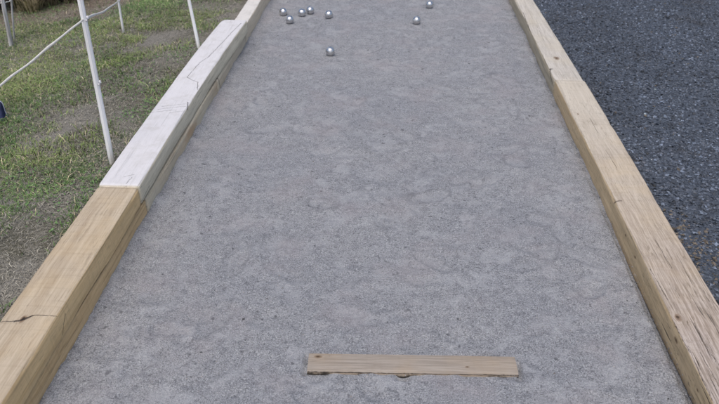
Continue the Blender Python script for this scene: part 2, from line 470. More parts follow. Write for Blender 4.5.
# ------------------------------------------------------------------ timbers
def timber_mesh(name, w, h, L, seed, r=.008, rough=.0025, wane=0.0, dy=.012, bow=0.0, chips=0.01, corner=None, taper=(0, 1), bend=0.0, endr=.004):
    """rounded, slightly uneven baulk: x in [0,w], y in [0,L], z in [0,h]"""
    prof = []
    step = .009
    def arc(cx, cz, a0):
        for k in range(5):
            a = a0 + (math.pi / 2) * k / 4; prof.append((cx + r * math.cos(a), cz + r * math.sin(a), math.cos(a), math.sin(a)))
    def seg(p, q, nn):
        m = max(2, int(math.hypot(q[0] - p[0], q[1] - p[1]) / step))
        for k in range(1, m): prof.append((p[0] + (q[0] - p[0]) * k / m, p[1] + (q[1] - p[1]) * k / m, nn[0], nn[1]))
    arc(w - r, h - r, 0); seg((w - r, h), (r, h), (0, 1)); arc(r, h - r, math.pi / 2); seg((0, h - r), (0, r), (-1, 0))
    arc(r, r, math.pi); seg((r, 0), (w - r, 0), (0, -1)); arc(w - r, r, 1.5 * math.pi); seg((w, r), (w, h - r), (1, 0))
    P = np.array(prof); k = len(P)
    ysv = np.linspace(0, L, max(4, int(L / dy)))
    PX = np.tile(P[:, 0], (len(ysv), 1)); PZ = np.tile(P[:, 1], (len(ysv), 1))
    NX = np.tile(P[:, 2], (len(ysv), 1)); NZ = np.tile(P[:, 3], (len(ysv), 1)); Y = np.tile(ysv[:, None], (1, k))
    d = rough * (1.2 * fbm(PX * 9, Y * 1.3, PZ * 9, seed, 3) + .8 * fbm(PX * 60, Y * 6, PZ * 60, seed + 4, 3))
    # chips and wane along the long edges
    edge = np.minimum.reduce([np.hypot(PX - a, PZ - b) for a in (0, w) for b in (0, h)])
    d -= np.exp(-(edge / .014) ** 2) * (chips * sstep(.05, .55, fbm(PX * 3, Y * 4, PZ * 3, seed + 9, 4)) + .002)
    if wane:
        d -= wane * np.exp(-((PZ) / .02) ** 2) * sstep(-.2, .5, fbm(Y * 0, Y * 3.1, PX * 2, seed + 13, 3))
    endd = np.minimum(Y, L - Y)
    d -= endr * np.exp(-(endd / .008) ** 2)
    d = d + .0035 * fbm(Y * 2.3, NX * 3, NZ * 3, seed + 21, 3) * (np.abs(NX) + np.abs(NZ))
    X = (PX + NX * d) * (1 - taper[0] * np.clip(Y / taper[1], 0, 1)) + bow * np.sin(math.pi * Y / L) + bend * (Y / L) ** 2; Z = PZ + NZ * d
    V = np.stack([X, Y, Z], -1)
    if corner:                                              # knocked-off far corner at low x: (depth along x, length along y)
        cxd, cyl = corner
        lim = cxd * np.clip((Y - (L - cyl)) / cyl, 0, 1)
        V[..., 0] = np.maximum(V[..., 0], lim)
    V = V.reshape(-1, 3)
    i = np.arange((len(ysv) - 1) * k); rr = i // k; q = i % k; q2 = (q + 1) % k
    Fq = np.stack([rr * k + q, (rr + 1) * k + q, (rr + 1) * k + q2, rr * k + q2], 1)
    # end caps: inset fans
    parts = [V]; faces = [Fq]; off = len(V)
    tri = []
    for row, flip in ((0, False), (len(ysv) - 1, True)):
        c = V[row * k:(row + 1) * k].mean(0); c[1] += -.002 if row == 0 else .002
        parts.append(c[None]); 
        for q in range(k):
            a, b = row * k + q, row * k + (q + 1) % k
            tri.append([off, a, b] if not flip else [off, b, a])
        off += 1
    return mesh_np(name, np.concatenate(parts), [Fq, np.array(tri)], smooth=True)

def loc_pts(org, pts):
    return [tuple(np.array(p) - np.array(org)) for p in pts]
def seg_cracks(org, poly, w):
    q = loc_pts(org, poly); return [(q[i], q[i + 1], w) for i in range(len(q) - 1)]

G_T = 'timbers edging the left side of the court'
G_R = 'timbers edging the right side of the court'
# --- left, upper course, near bare timber
ZT, ZS = .200, .088
org = (-1.409, .55, ZS + .002)
top = lambda px, py: at(px, py, ZT)
def inner(px, py, x):                                       # point of the inner face seen at a pixel
    d = ray(px, py); t = x / d[0]; return np.array([0, 0, H]) + t * d
cr = seg_cracks(org, [top(-4, 321), top(10, 321), top(18.5, 320), top(27, 317), top(37, 314.4), top(44, 315), top(58, 315)], .0020)
cr += seg_cracks(org, [top(15, 321), top(24, 319), top(32, 315.5)], .006)
cr += seg_cracks(org, [inner(65.6, 314, -1.209), inner(64, 324, -1.209), inner(63, 335, -1.209)], .0025)
kn = [(tuple(top(23, 318.5) - np.array(org)), .012)]
m_near = wood_material('bare_timber', (.570, .470, .335), (.410, .315, .205), side=((.76, .56, .31), (.54, .37, .18)), stain=(.30, .21, .12),
                       stain_amt=.35, fine=.3, checks=.15, knots=kn, cracks=cr, grey=.30, greytop=(.50, .455, .40), flecks=.35, crack_dark=.8)
o = link('edging_timber', timber_mesh('edging_timber', .200, ZT - ZS - .004, 2.831 - .55, 3, wane=.005, chips=.006), m_near, loc=org)
tag(o, 'bare tan timber with a dark crossways crack, upper course at near left', 'timber', G_T)
# --- left, upper course, white painted timber
org = (-1.411, 2.842, ZS + .002)
cr = seg_cracks(org, [top(241, 23.5), top(233, 31), top(222, 43), top(209, 57), top(200, 63), top(187, 77.5), top(192, 80), top(198, 82.3), top(197.4, 89.7)], .0026)
for a, b in (((162, 107), (188, 104)), ((157, 110), (186, 106.5)), ((170, 113.5), (184, 111)), ((150, 113), (176, 110.5)), ((124, 177), (134, 175)), ((126, 184), (132, 178))):
    cr += seg_cracks(org, [top(*a), top(*b)], .0019)
cr += seg_cracks(org, [top(188, 102), inner(187.5, 111, -1.21)], .004)
cr += seg_cracks(org, [inner(141, 205, -1.209), inner(150, 186, -1.209), inner(160, 168, -1.209)], .0022)
m_white = wood_material('white_topped_timber', (.56, .51, .42), (.40, .35, .27), side=((.76, .70, .56), (.54, .49, .37)), stain=(.47, .44, .34), stain_amt=.4,
                        fine=.55, checks=.35, cracks=cr, paint=(.655, .645, .66), off=(3, 1, 2), paint_wear=.55, crack_dark=.7)
o = link('edging_timber', timber_mesh('edging_timber', .200, ZT - ZS, 2.63, 17, wane=.008, chips=.005, corner=(.055, .10), bow=-.012, bend=.020), m_white, loc=org)
tag(o, 'white painted timber with a long thin crack in its top, beside the posts', 'timber', G_T)
# --- left, far low timber
org = (-1.333, 5.478, .0)
m_far = wood_material('cream_timber', (.60, .555, .475), (.44, .39, .31), side=((.68, .60, .48), (.50, .43, .32)), stain=(.42, .36, .27), fine=.5, checks=.2,
                      off=(7, 3, 1), paint=(.66, .635, .60), paint_wear=.45)
o = link('edging_timber', timber_mesh('edging_timber', .122, .150, 4.6, 29, chips=.005), m_far, loc=org)
tag(o, 'low narrow cream timber beyond the far end of the white painted one', 'timber', G_T)
# --- left, lower course
for (y0, y1, lab, sd, li, dk, st, org_st) in (
        (.50, 2.905, 'ochre lower timber lying under the bare tan one at near left', 41, (.68, .50, .285), (.46, .31, .155), (.38, .27, .155), .5),
        (2.910, 4.455, 'weathered lower timber with an orange patch under the white painted one', 43, (.62, .56, .44), (.43, .375, .27), (.46, .29, .15), .0),
        (4.465, 5.470, 'short pale lower timber under the far end of the white painted one', 47, (.64, .57, .45), (.46, .39, .28), (.46, .35, .22), .4)):
    org = (-1.405, y0, -.02)
    kn = []; cr = []
    if sd == 43: kn = [((.198, inner(192, 124, -1.205)[1] - y0, .062), .035)]
    if sd == 47: cr = seg_cracks(org, [(-1.21, 4.50, .10), (-1.21, 4.53, .0)], .006)
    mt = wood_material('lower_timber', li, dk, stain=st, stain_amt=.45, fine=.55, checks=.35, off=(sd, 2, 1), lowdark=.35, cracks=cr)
    if sd == 43:                                            # bare orange patch on its face
        t = NT.__new__(NT); t.m = mt; t.t = mt.node_tree; t.n = t.t.nodes; t.l = t.t.links; t.b = t.n['Principled BSDF']
        src = t.b.inputs['Base Color'].links[0].from_socket
        d = t.vmath('LENGTH', t.vmath('MULTIPLY', t.vmath('SUBTRACT', t.coords(), kn[0][0]), (1, .30, 1)))
        d = t.math('ADD', d, t.math('MULTIPLY', t.math('SUBTRACT', t.noise(t.coords(), 25, 4), .5), .06))
        t.l.new(t.mix(t.ramp01(d, .05, .015, 0, .5), src, (.34, .20, .10)), t.b.inputs['Base Color'])
    o = link('edging_timber', timber_mesh('edging_timber', .190, ZS + .018, y1 - y0, sd, wane=.0, chips=.010, rough=.004), mt, loc=org)
    tag(o, lab, 'timber', G_T)
# --- right, near weathered timber
ZR = .105
top = lambda px, py: at(px, py, ZR)
org = (XR, .55, -.03)
kn = [(tuple(top(678, 317) - np.array(org)), .013), (tuple(inner(677, 340, XR + .002) - np.array(org)), .010), (tuple(inner(625.6, 235.5, XR + .002) - np.array(org)), .007),
      (tuple(inner(635, 257, XR + .002) - np.array(org)), .006), (tuple(inner(698, 390, XR + .002) - np.array(org)), .006), (tuple(top(578, 114) - np.array(org)), .006)]
cr = seg_cracks(org, [top(612, 199), top(616, 201), top(622, 201)], .004)
for a, b in (((688, 345), (712, 400)), ((672, 318), (690, 352)), ((694, 322), (716, 362)), ((650, 268), (668, 300)), ((700, 352), (716, 380)), ((606, 150), (617, 168)), ((590, 118), (598, 133)), ((655, 240), (672, 268))):
    cr += seg_cracks(org, [top(*a), top(*b)], .0014)
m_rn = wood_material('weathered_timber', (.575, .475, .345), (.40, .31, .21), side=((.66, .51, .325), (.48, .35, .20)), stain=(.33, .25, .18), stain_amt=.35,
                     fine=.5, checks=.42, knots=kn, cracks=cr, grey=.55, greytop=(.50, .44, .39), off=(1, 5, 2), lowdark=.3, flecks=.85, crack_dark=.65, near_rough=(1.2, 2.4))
o = link('edging_timber', timber_mesh('edging_timber', .226, ZR + .03, 4.555 - .55, 59, chips=.008, rough=.0035, r=.011, taper=(.10, 4.0)), m_rn, loc=org)
tag(o, 'tan weathered timber with dark grain checks and knots, at near right', 'timber', G_R)
# --- right, far pale timber
org = (XR - .002, 4.562, -.03)
kn = [(tuple(top(556.5, 57.6) - np.array(org)), .020)]
cr = seg_cracks(org, [top(518, 9), top(522, 17), top(527, 27)], .005) + seg_cracks(org, [top(523, 12), top(530, 29)], .003)
cr += seg_cracks(org, [top(548.5, 68), inner(553, 84, XR)], .005)
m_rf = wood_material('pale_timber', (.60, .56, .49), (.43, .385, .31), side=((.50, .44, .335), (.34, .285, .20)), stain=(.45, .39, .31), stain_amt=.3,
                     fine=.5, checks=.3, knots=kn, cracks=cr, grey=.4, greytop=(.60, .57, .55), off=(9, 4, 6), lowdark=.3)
o = link('edging_timber', timber_mesh('edging_timber', .200, ZR + .026, 5.4, 61, chips=.012, rough=.0035, bow=-.004, taper=(.18, 2.6)), m_rf, loc=org)
tag(o, 'pale timber with one dark knot in its top, at far right', 'timber', G_R)

# ------------------------------------------------------------------ toe board
bl, br = at(307, 374.5), at(518.5, 378.0)
Lb = float(np.linalg.norm(br - bl)); ang = math.atan2(br[1] - bl[1], br[0] - bl[0])
tm = timber_mesh('toe_board', .097, .042, Lb, 71, r=.0025, rough=.0010, chips=.002, dy=.006, endr=.0008)
co = np.empty(len(tm.vertices) * 3, np.float32); tm.vertices.foreach_get('co', co); co = co.reshape(-1, 3)
# groove run along the front edge of the top
co[:, 2] -= .0035 * (co[:, 0] < .008) * (co[:, 2] > .035)
co[:, 0] += .0045 * np.exp(-((co[:, 2] - .034) / .003) ** 2) * (co[:, 0] < .012)
co = np.stack([co[:, 1], co[:, 0], co[:, 2]], 1)             # long side along x
tm.vertices.foreach_set('co', co.ravel()); tm.flip_normals(); tm.polygons.foreach_set('use_smooth', np.zeros(len(tm.polygons), bool)); tm.update()
lx_ = lambda px, py: (float(np.linalg.norm(at(px, py)[:2] - bl[:2])), .05, .042)
mb = wood_material('toe_board_wood', (.40, .335, .265), (.275, .22, .165), lowdark=.95, lowz=(.031, .020), lowcol=(.022, .019, .016), side=((.36, .30, .235), (.25, .20, .15)), stain=(.27, .205, .155), stain_amt=.3, fine=.5, checks=.15, axis=0, off=(2, 2, 5),  # near-black low on the board paints the shade of the hollow in front
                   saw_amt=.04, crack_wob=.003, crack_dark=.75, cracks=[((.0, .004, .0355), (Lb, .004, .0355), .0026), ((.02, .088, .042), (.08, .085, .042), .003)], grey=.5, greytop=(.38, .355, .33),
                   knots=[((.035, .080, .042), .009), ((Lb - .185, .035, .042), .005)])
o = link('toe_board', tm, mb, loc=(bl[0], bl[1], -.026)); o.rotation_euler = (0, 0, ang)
tag(o, 'tan throwing board with a grooved front edge sunk into the court', 'board')

# ------------------------------------------------------------------ boules
def boule_mesh():
    R = .0365; nu, nv = 48, 32; V = []; 
    for j in range(1, nv):
        ph = math.pi * j / nv
        for i in range(nu):
            th = 2 * math.pi * i / nu; r = R
            for g in (.36, .5, .64):
                r -= .0009 * math.exp(-((j / nv - g) / .012) ** 2)
            V.append((r * math.sin(ph) * math.cos(th), r * math.sin(ph) * math.sin(th), r * math.cos(ph)))
    V += [(0, 0, R), (0, 0, -R)]
    Q = [[j * nu + i, (j + 1) * nu + i, (j + 1) * nu + (i + 1) % nu, j * nu + (i + 1) % nu] for j in range(nv - 2) for i in range(nu)]
    T = [[len(V) - 2, i, (i + 1) % nu] for i in range(nu)] + [[len(V) - 1, (nv - 2) * nu + (i + 1) % nu, (nv - 2) * nu + i] for i in range(nu)]
    return mesh_np('boule', np.array(V), [np.array(Q), np.array(T)], smooth=True)
bt = NT('boule_steel', .30, .5); bt.b.inputs['Metallic'].default_value = 1.0
bp = bt.coords()
bt.l.new(bt.ramp01(bt.noise(bp, 40, 4), .3, .7, .20, .38), bt.b.inputs['Roughness'])
dust = bt.ramp01(bt.noise(bp, 22, 4), .56, .70, 0, .6)
bt.l.new(bt.math('SUBTRACT', 1, dust), bt.b.inputs['Metallic'])
oi = bt.n.new('ShaderNodeObjectInfo'); dust = bt.math('MULTIPLY', dust, bt.ramp01(oi.outputs['Random'], 0, 1, .5, 1.3))
bt.color(bt.mix(dust, (.62, .62, .63), (.34, .34, .35)))
bm_ = boule_mesh()
BOULES = [((283.2, 11.9), 'steel boule at far left, the one nearest the left timber'),
          ((289.7, 19.7), 'steel boule nearest the camera in the left cluster of five'),
          ((302.0, 13.0), 'steel boule almost touching another, the left one of that pair'),
          ((310.2, 10.4), 'steel boule almost touching another, the right one of that pair'),
          ((328.8, 14.8), 'steel boule lying apart at the right end of the left cluster'),
          ((330.2, 51.5), 'steel boule lying alone in mid court, closest of all to the toe board'),
          ((416.5, 20.6), 'steel boule toward the right, the nearer of the two there'),
          ((429.6, 4.6), 'steel boule farthest right and farthest away on the court')]
b0 = None
for i, (px, lab) in enumerate(BOULES):
    if b0 is None: o = b0 = link('boule', bm_, bt.m)
    else: o = b0.copy(); COL.objects.link(o)
    q = at(px[0], px[1], .036); zz = float(court_h(np.array([q[0]]), np.array([q[1]]))[0])
    o.location = (q[0], q[1], zz + .0315)
    o.rotation_euler = (random.uniform(0, 3), random.uniform(0, 3), random.uniform(0, 3))
    tag(o, lab, 'boule', 'steel boules scattered over the court')

# ------------------------------------------------------------------ fence posts and rope
pt = NT('white_post_plastic', .5, .4); pp = pt.coords()
pcol = (pt.mix(pt.ramp01(pt.noise(pp, (60, 60, 5), 4), .5, .75, 0, .3), (.90, .90, .91), (.58, .57, .55)))
mud = pt.ramp01(pt.math('ADD', pt.sep(pp)[2], pt.math('MULTIPLY', pt.noise(pp, 30, 4), .1)), .16, .03)
pt.color(pt.mix(pt.math('MULTIPLY', mud, .65), pcol, (.24, .21, .16)))
gpst = NT('grey_post_wood', .85, .2); pp = gpst.coords()
gpst.color(gpst.mix(gpst.ramp01(gpst.noise(pp, (70, 70, 6), 4), .35, .7), (.58, .575, .58), (.34, .33, .32)))
ct = NT('clip_plastic', .5, .4); ct.color((.62, .62, .66))
def step_post(base, topp, w, mat, label, group, clips=(), name='fence_post', depth=.15, foot=False):
    base = np.array(base, float); topp = np.array(topp, float)
    root = empty(name, tuple(base)); tag(root, label, 'post', group)
    ax = (topp - base); Lp = np.linalg.norm(ax); ax = ax / Lp
    pts = [(-ax * depth), np.zeros(3), ax * Lp * .33, ax * Lp * .66, ax * (Lp - .01), ax * Lp]
    v, f = tube(np.array(pts), [w * .55, w * .55, w * .52, w * .5, w * .48, w * .3], n=10, squash=(1, .8))
    # stiffening rib down the camera side
    v2, f2 = tube(np.array(pts) + np.array([w * .1, -w * .42, 0]), w * .16, n=6)
    o = link('stake', mesh_np('stake', *join([(v, f), (v2, f2)]), smooth=True), mat, root)
    for s in clips:
        c0 = ax * s
        out = np.array([.85, -.5, 0.]); out /= np.linalg.norm(out)
        arc = [c0 + out * w * .35 + ax * -.012, c0 + out * w * .75 + ax * -.010, c0 + out * w * .95 + ax * .0, c0 + out * w * .8 + ax * .012]
        v, f = tube(np.array(arc), w * .16, n=6)
        link('clip', mesh_np('clip', v, f, smooth=True), ct.m, root)
    return root, ax
def ray_at_xy(px, py, dist_y):
    d = ray(px, py); t = dist_y / d[1]; return np.array([0, 0, H]) + t * d
GP = 'fence posts on the lawn'
# post one: next to the white timber
b1 = at(112.5, 165, .10); t1 = ray_at_xy(79, -8, b1[1] + .02)
t1 = b1 + (ray_at_xy(70.5, -50, b1[1] + .01) - b1)
L1 = np.linalg.norm(t1 - b1); k1 = ray_at_xy(85.5, 17.3, b1[1] + .012)
s1 = float((k1 - b1) @ (t1 - b1) / L1); s1b = float((ray_at_xy(98.5, 82, b1[1]) - b1) @ (t1 - b1) / L1)
step_post(b1, t1, .034, pt.m, 'tall white post nearest the camera, leaning beside the white timber', GP, clips=(s1, s1b, s1 + .18))
# post two: beside the far part of the white timber
b2 = at(200, 53, .09); t2 = ray_at_xy(182.5, -30, b2[1] + .06)
step_post(b2, t2, .029, pt.m, 'white post beside the far half of the white timber', GP, clips=(.55,))
# post three: thin, further out on the lawn
b3 = at(123.8, 34.5, -.02); k3 = ray_at_xy(118.4, .5, b3[1]); t3 = ray_at_xy(116.5, -11, b3[1])
step_post(b3, t3, .022, pt.m, 'thin short white post farther out, where the sagging rope ends', GP, clips=(float(np.linalg.norm(k3 - b3)),))
# grey posts far out at the upper left
b4 = at(11.5, 46, -.12); t4 = ray_at_xy(1.5, -4, b4[1])
step_post(b4, t4, .040, gpst.m, 'grey wooden post at the far upper left corner of the lawn', GP)
b5 = at(14.5, 40, -.12); t5 = ray_at_xy(11, -4, b5[1])
step_post(b5, t5, .018, gpst.m, 'thin grey stick beside the grey wooden post, upper left', GP, name='garden_stake')
# post beyond the left frame edge that holds the near end of the rope
b6 = np.array([-2.55, 1.95, float(lawn_h(np.array([-2.55]), np.array([1.95]))[0])])

def sag_rope(name, P, w, mat, label, sag, wob=.006):
    pts = []; 
    for a, b, s in zip(P[:-1], P[1:], sag):
        for k in range(24):
            u = k / 24; p = a + (b - a) * u; p = p + np.array([0, 0, -s * 4 * u * (1 - u)])
            p = p + wob * np.array([vnoise(u * 9, a[0] * 7, seed=3), 0, vnoise(u * 7, a[1] * 5, seed=8)])
            pts.append(p)
    pts.append(P[-1]); pts = np.array(pts)
    rad = w * (1 + .22 * vnoise(np.arange(len(pts)) * .7, np.zeros(len(pts)), seed=5))
    v, f = tube(pts, rad, n=8, squash=(.6, 1))
    o = link(name, mesh_np(name, v, f, smooth=True), mat); tag(o, label, 'rope'); return o
rt = NT('white_rope', .8, .2); rp = rt.coords()
rt.color(rt.mix(rt.ramp01(rt.noise(rp, 160, 3), .4, .7, 0, .4), (.72, .71, .68), (.42, .41, .38)))
rt.bump(rt.noise(rp, 260, 2), .003, .7)
# the rope comes in from the left of the frame, passes the near post and ends at the thin one
pL = ray_at_xy(0, 85, 2.75); dirL = pL - (k1 + np.array([0, -.02, 0]))
pM = (k1 + np.array([0, -.022, 0])) + dirL * 1.55
b6 = np.array([pM[0], pM[1], float(lawn_h(np.array([pM[0]]), np.array([pM[1]]))[0])])
step_post(b6, b6 + np.array([0, 0, pM[2] - b6[2] + .12]), .034, pt.m, 'white post just outside the left edge holding the rope', GP)
sag_rope('fence_rope', [pM, k1 + np.array([.0, -.022, 0]), k3 + np.array([0, -.012, 0])], .0062, rt.m, 'slack white rope strung from post to post across the lawn', [.004, .02])
ka = ray_at_xy(2.5, 3, b4[1] - .02); kb = ray_at_xy(11.5, .5, b5[1] - .01)
sag_rope('cord', [ka + np.array([-.9, -.25, .05]), ka, kb], .0045, rt.m, 'pale cord tied between the two grey stakes, upper left', [.01, .0])

# ------------------------------------------------------------------ grass
def blades(P, hgt, wid, lean, col, droop=.5):
    n = len(P); th = RNG.uniform(0, 2 * math.pi, n)
    dx, dy = np.cos(th), np.sin(th)
    sx, sy = -dy * wid / 2, dx * wid / 2
    hm = hgt * .55; lm = lean * .35
    z0 = np.zeros(n)
    top_z = hgt * (1 - droop * (lean / np.maximum(hgt, 1e-4)).clip(0, 1.6) * .45)
    def pt(ax, ay, az): return np.stack([P[:, 0] + ax, P[:, 1] + ay, P[:, 2] + az], 1)
    V = np.stack([pt(sx, sy, z0 - .004), pt(-sx, -sy, z0 - .004),
                  pt(dx * lm + sx * .8, dy * lm + sy * .8, hm), pt(dx * lm - sx * .8, dy * lm - sy * .8, hm),
                  pt(dx * lean, dy * lean, top_z)], 1).reshape(-1, 3)
    o5 = (np.arange(n) * 5)[:, None]
    q = np.array([[0, 1, 3, 2]]) + o5; t = np.array([[2, 3, 4]]) + o5
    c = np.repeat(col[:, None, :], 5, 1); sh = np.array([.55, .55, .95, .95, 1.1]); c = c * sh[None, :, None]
    return V, [q, t], c.reshape(-1, 3)

def lawn_points(n, x0=-4.9, y1=9.0):
    y = ysample(n, 1.6, y1, 1.15); x = LEFT_EDGE - .01 - (abs(x0) + LEFT_EDGE) * RNG.random(n) ** 1.15
    k = x > -(.62 * y + .55); x, y = x[k], y[k]
    m = int(n * .75)                                        # the lawn goes on around the part the photograph frames
    x2 = LEFT_EDGE - .01 - 5.6 * RNG.random(m) ** .9; y2 = RNG.uniform(-1.5, 11.5, m)
    k = ~((x2 > -(.62 * y2 + .55)) & (y2 > 1.6) & (y2 < y1) & (x2 > x0))
    return np.concatenate([x, x2[k]]), np.concatenate([y, y2[k]])
gm = tint_material('grass_blade', .6, .3, .25, 30)
def greens(x, y):
    n = len(x); a = fbm(x * 1.5, y * 1.5, seed=61, octv=3); b = RNG.random(n)
    g = np.array([.118, .205, .058]); yg = np.array([.235, .290, .092]); st = np.array([.42, .37, .24]); dg = np.array([.060, .105, .036])
    w = (a * 1.2 + .5 + RNG.normal(0, .22, n)).clip(0, 1)[:, None]
    c = dg * (1 - w) + g * w
    yl = (sstep(.0, .45, fbm(x * 1.1 + 9, y * 1.1, seed=67, octv=3) + .28 * sstep(4, 6.5, y)) + RNG.normal(0, .2, n)).clip(0, 1)[:, None]
    c = c * (1 - yl * .75) + yg * yl * .75
    far_green = (sstep(6.0, 6.6, y) * .7)[:, None]
    c = c * (1 - far_green) + np.array([.125, .215, .075]) * far_green
    s = (b > .82)[:, None]; c = np.where(s, st * RNG.uniform(.6, 1.2, (n, 1)), c)
    return c * RNG.uniform(.9, 1.85, (n, 1)) * (1 + .45 * fbm(x * 5, y * 5, seed=63, octv=3))[:, None]
# turf: thin close to the timbers, thicker outwards
x, y = lawn_points(230000)
d = LEFT_EDGE - x
cover = fbm(x * 2.2, y * 2.2, seed=71, octv=4) * 1.1 + .62 * sstep(.2, 1.3, d) - .24 + .25 * sstep(5, 6.5, y)
strip = sstep(6.15, 6.35, y + .10 * fbm(x * 3, y * 0, seed=73)) * sstep(-2.5, -2.75, x) * (1 - sstep(7.6, 8.6, y)) * sstep(-5.2, -4.4, x)
k = (cover + RNG.uniform(-.22, .22, len(x)) > .05) & (RNG.random(len(x)) > strip * .93)
x, y = x[k], y[k]; n = len(x)
P = np.stack([x, y, lawn_h(x, y)], 1)
hg = RNG.uniform(.008, .028, n) * (1 + .9 * sstep(.05, .5, fbm(x * 2, y * 2, seed=77, octv=2))) * (1 + .9 * sstep(6.0, 7.0, y))
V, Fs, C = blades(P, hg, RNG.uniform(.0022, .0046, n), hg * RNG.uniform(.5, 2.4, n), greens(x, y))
x2, y2 = lawn_points(60000)                               # coarser tufts standing out of the turf
k = (fbm(x2 * 3.5, y2 * 3.5, seed=75, octv=3) + RNG.uniform(-.12, .12, len(x2)) + .12 * sstep(.2, 1.0, LEFT_EDGE - x2) > .13) & (RNG.random(len(x2)) > sstep(6.1, 6.3, y2) * sstep(-2.5, -2.75, x2) * .97)
x2, y2 = x2[k], y2[k]; n = len(x2); h2 = RNG.uniform(.016, .044, n)
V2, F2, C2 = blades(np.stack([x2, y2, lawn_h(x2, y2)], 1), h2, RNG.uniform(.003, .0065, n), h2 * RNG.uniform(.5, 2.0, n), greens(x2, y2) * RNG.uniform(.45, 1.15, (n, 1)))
C = np.concatenate([C, C2]); V, Fs = join([(V, Fs), (V2, F2)])
tag(link('grass', mesh_np('grass', V, Fs, C), gm), 'patchy mown grass covering the lawn', 'grass', kind='stuff')
# dry straw and clippings lying on the soil
x, y = lawn_points(130000)
d = LEFT_EDGE - x
k = fbm(x * 2.0 + 4, y * 2.0, seed=81, octv=3) + RNG.uniform(-.4, .4, len(x)) + .42 * (1 - sstep(.1, 1.0, d)) + .12 * sstep(5, 6, y) > .05
x, y = x[k], y[k]; n = len(x)
P = np.stack([x, y, lawn_h(x, y) + RNG.uniform(.001, .010, n)], 1)
g = RNG.uniform(.16, .62, n); c = np.stack([g * 1.04, g * .98, g * .82], 1)
V, Fs, C = blades(P, RNG.uniform(.002, .010, n), RNG.uniform(.0016, .0030, n), RNG.uniform(.012, .045, n), c)
tag(link('dry_straw', mesh_np('dry_straw', V, Fs, C), tint_material('straw', .8, .2, .3, 40)), 'dry straw and grass clippings lying over bare soil', 'straw', kind='stuff')
# low broad-leaved weeds (clover, plantain)
def leaves(P, sz, col):
    n = len(P); th = RNG.uniform(0, 2 * math.pi, n); tl = RNG.uniform(.05, .6, n)
    ring = np.array([[0, 0], [.45, .42], [1, .36], [1.25, 0], [1, -.36], [.45, -.42]])
    u = ring[None, :, 0] * sz[:, None]; v = ring[None, :, 1] * sz[:, None]
    c, s = np.cos(th)[:, None], np.sin(th)[:, None]
    V = np.stack([P[:, 0:1] + u * np.cos(tl)[:, None] * c - v * s, P[:, 1:2] + u * np.cos(tl)[:, None] * s + v * c, P[:, 2:3] + u * np.sin(tl)[:, None] - abs(v) * .1], -1)
    Fx = np.array([[0, 5, 4, 3, 2, 1]])[:, ::-1] + (np.arange(n) * 6)[:, None]
    return V.reshape(-1, 3), [Fx], np.repeat(col, 6, 0)
x, y = lawn_points(60000)
d = LEFT_EDGE - x
k = fbm(x * 2.6 + 7, y * 2.6, seed=91, octv=3) + RNG.uniform(-.22, .22, len(x)) + .1 * (1 - sstep(.2, 1.2, d)) > .16
x, y = x[k], y[k]; n = len(x)
P = np.stack([x, y, lawn_h(x, y) + RNG.uniform(.003, .022, n)], 1)
c = np.array([.12, .205, .07]) * RNG.uniform(.55, 1.6, (n, 1)) * RNG.uniform(.9, 1.1, (n, 3))
V, Fs, C = leaves(P, RNG.uniform(.005, .013, n), c)
tag(link('weeds', mesh_np('weeds', V, Fs, C), tint_material('weed_leaf', .6, .35, .25, 60)), 'low green clover and weeds creeping among the grass', 'weeds', kind='stuff')

# ------------------------------------------------------------------ plants beyond the lawn
lm_dark = tint_material('shrub_leaf', .6, .3, .35, 25); bark = NT('shrub_stem', .9, .1)
bark.color(bark.mix(bark.noise(bark.coords(), 30, 4), (.05, .038, .028), (.14, .115, .09)))
straw_m = tint_material('tall_dry_grass', .8, .2, .3, 12)
def shrub(x, y, R, hh, label, base, seed, bare=.0):
    z = float(lawn_h(np.array([x]), np.array([y]))[0])
    root = empty('shrub', (x, y, z)); tag(root, label, 'shrub', 'dark shrubs beyond the lawn')
    rg = np.random.default_rng(seed); parts = []; tips = []
    for k in range(16):
        a = rg.uniform(0, 2 * math.pi); r = R * rg.uniform(.3, .95); zz = hh * rg.uniform(.35, .95)
        p0 = np.array([.05 * math.cos(a), .05 * math.sin(a), -.05]); p2 = np.array([r * math.cos(a), r * math.sin(a), zz])
        p1 = (p0 + p2) / 2 + np.array([0, 0, .08]) + rg.normal(0, .03, 3)
        parts.append(tube(np.array([p0, p1, p2]), [.010, .007, .003], n=5)); tips += [p2, p1, (p1 + p2) / 2]
        for s in range(3):
            q = p1 + (p2 - p1) * rg.uniform(0, 1); e = q + rg.normal(0, 1, 3) * .12 * np.array([1, 1, .7]); parts.append(tube(np.array([q, (q + e) / 2 + .01, e]), [.004, .003, .002], n=4)); tips += [e, (q + e) / 2]
    link('stems', mesh_np('stems', *join(parts)), bark.m, root)
    T = np.array(tips); n = int(2600 * (1 - bare)); P = T[rg.integers(0, len(T), n)] + rg.normal(0, .055, (n, 3)); P[:, 2] = np.maximum(P[:, 2], .01)
    c = np.array(base) * rg.uniform(.45, 1.7, (n, 1)) * rg.uniform(.85, 1.15, (n, 3))
    V, Fs, C = leaves(P, rg.uniform(.010, .026, n), c)
    link('foliage', mesh_np('foliage', V, Fs, C), lm_dark, root)
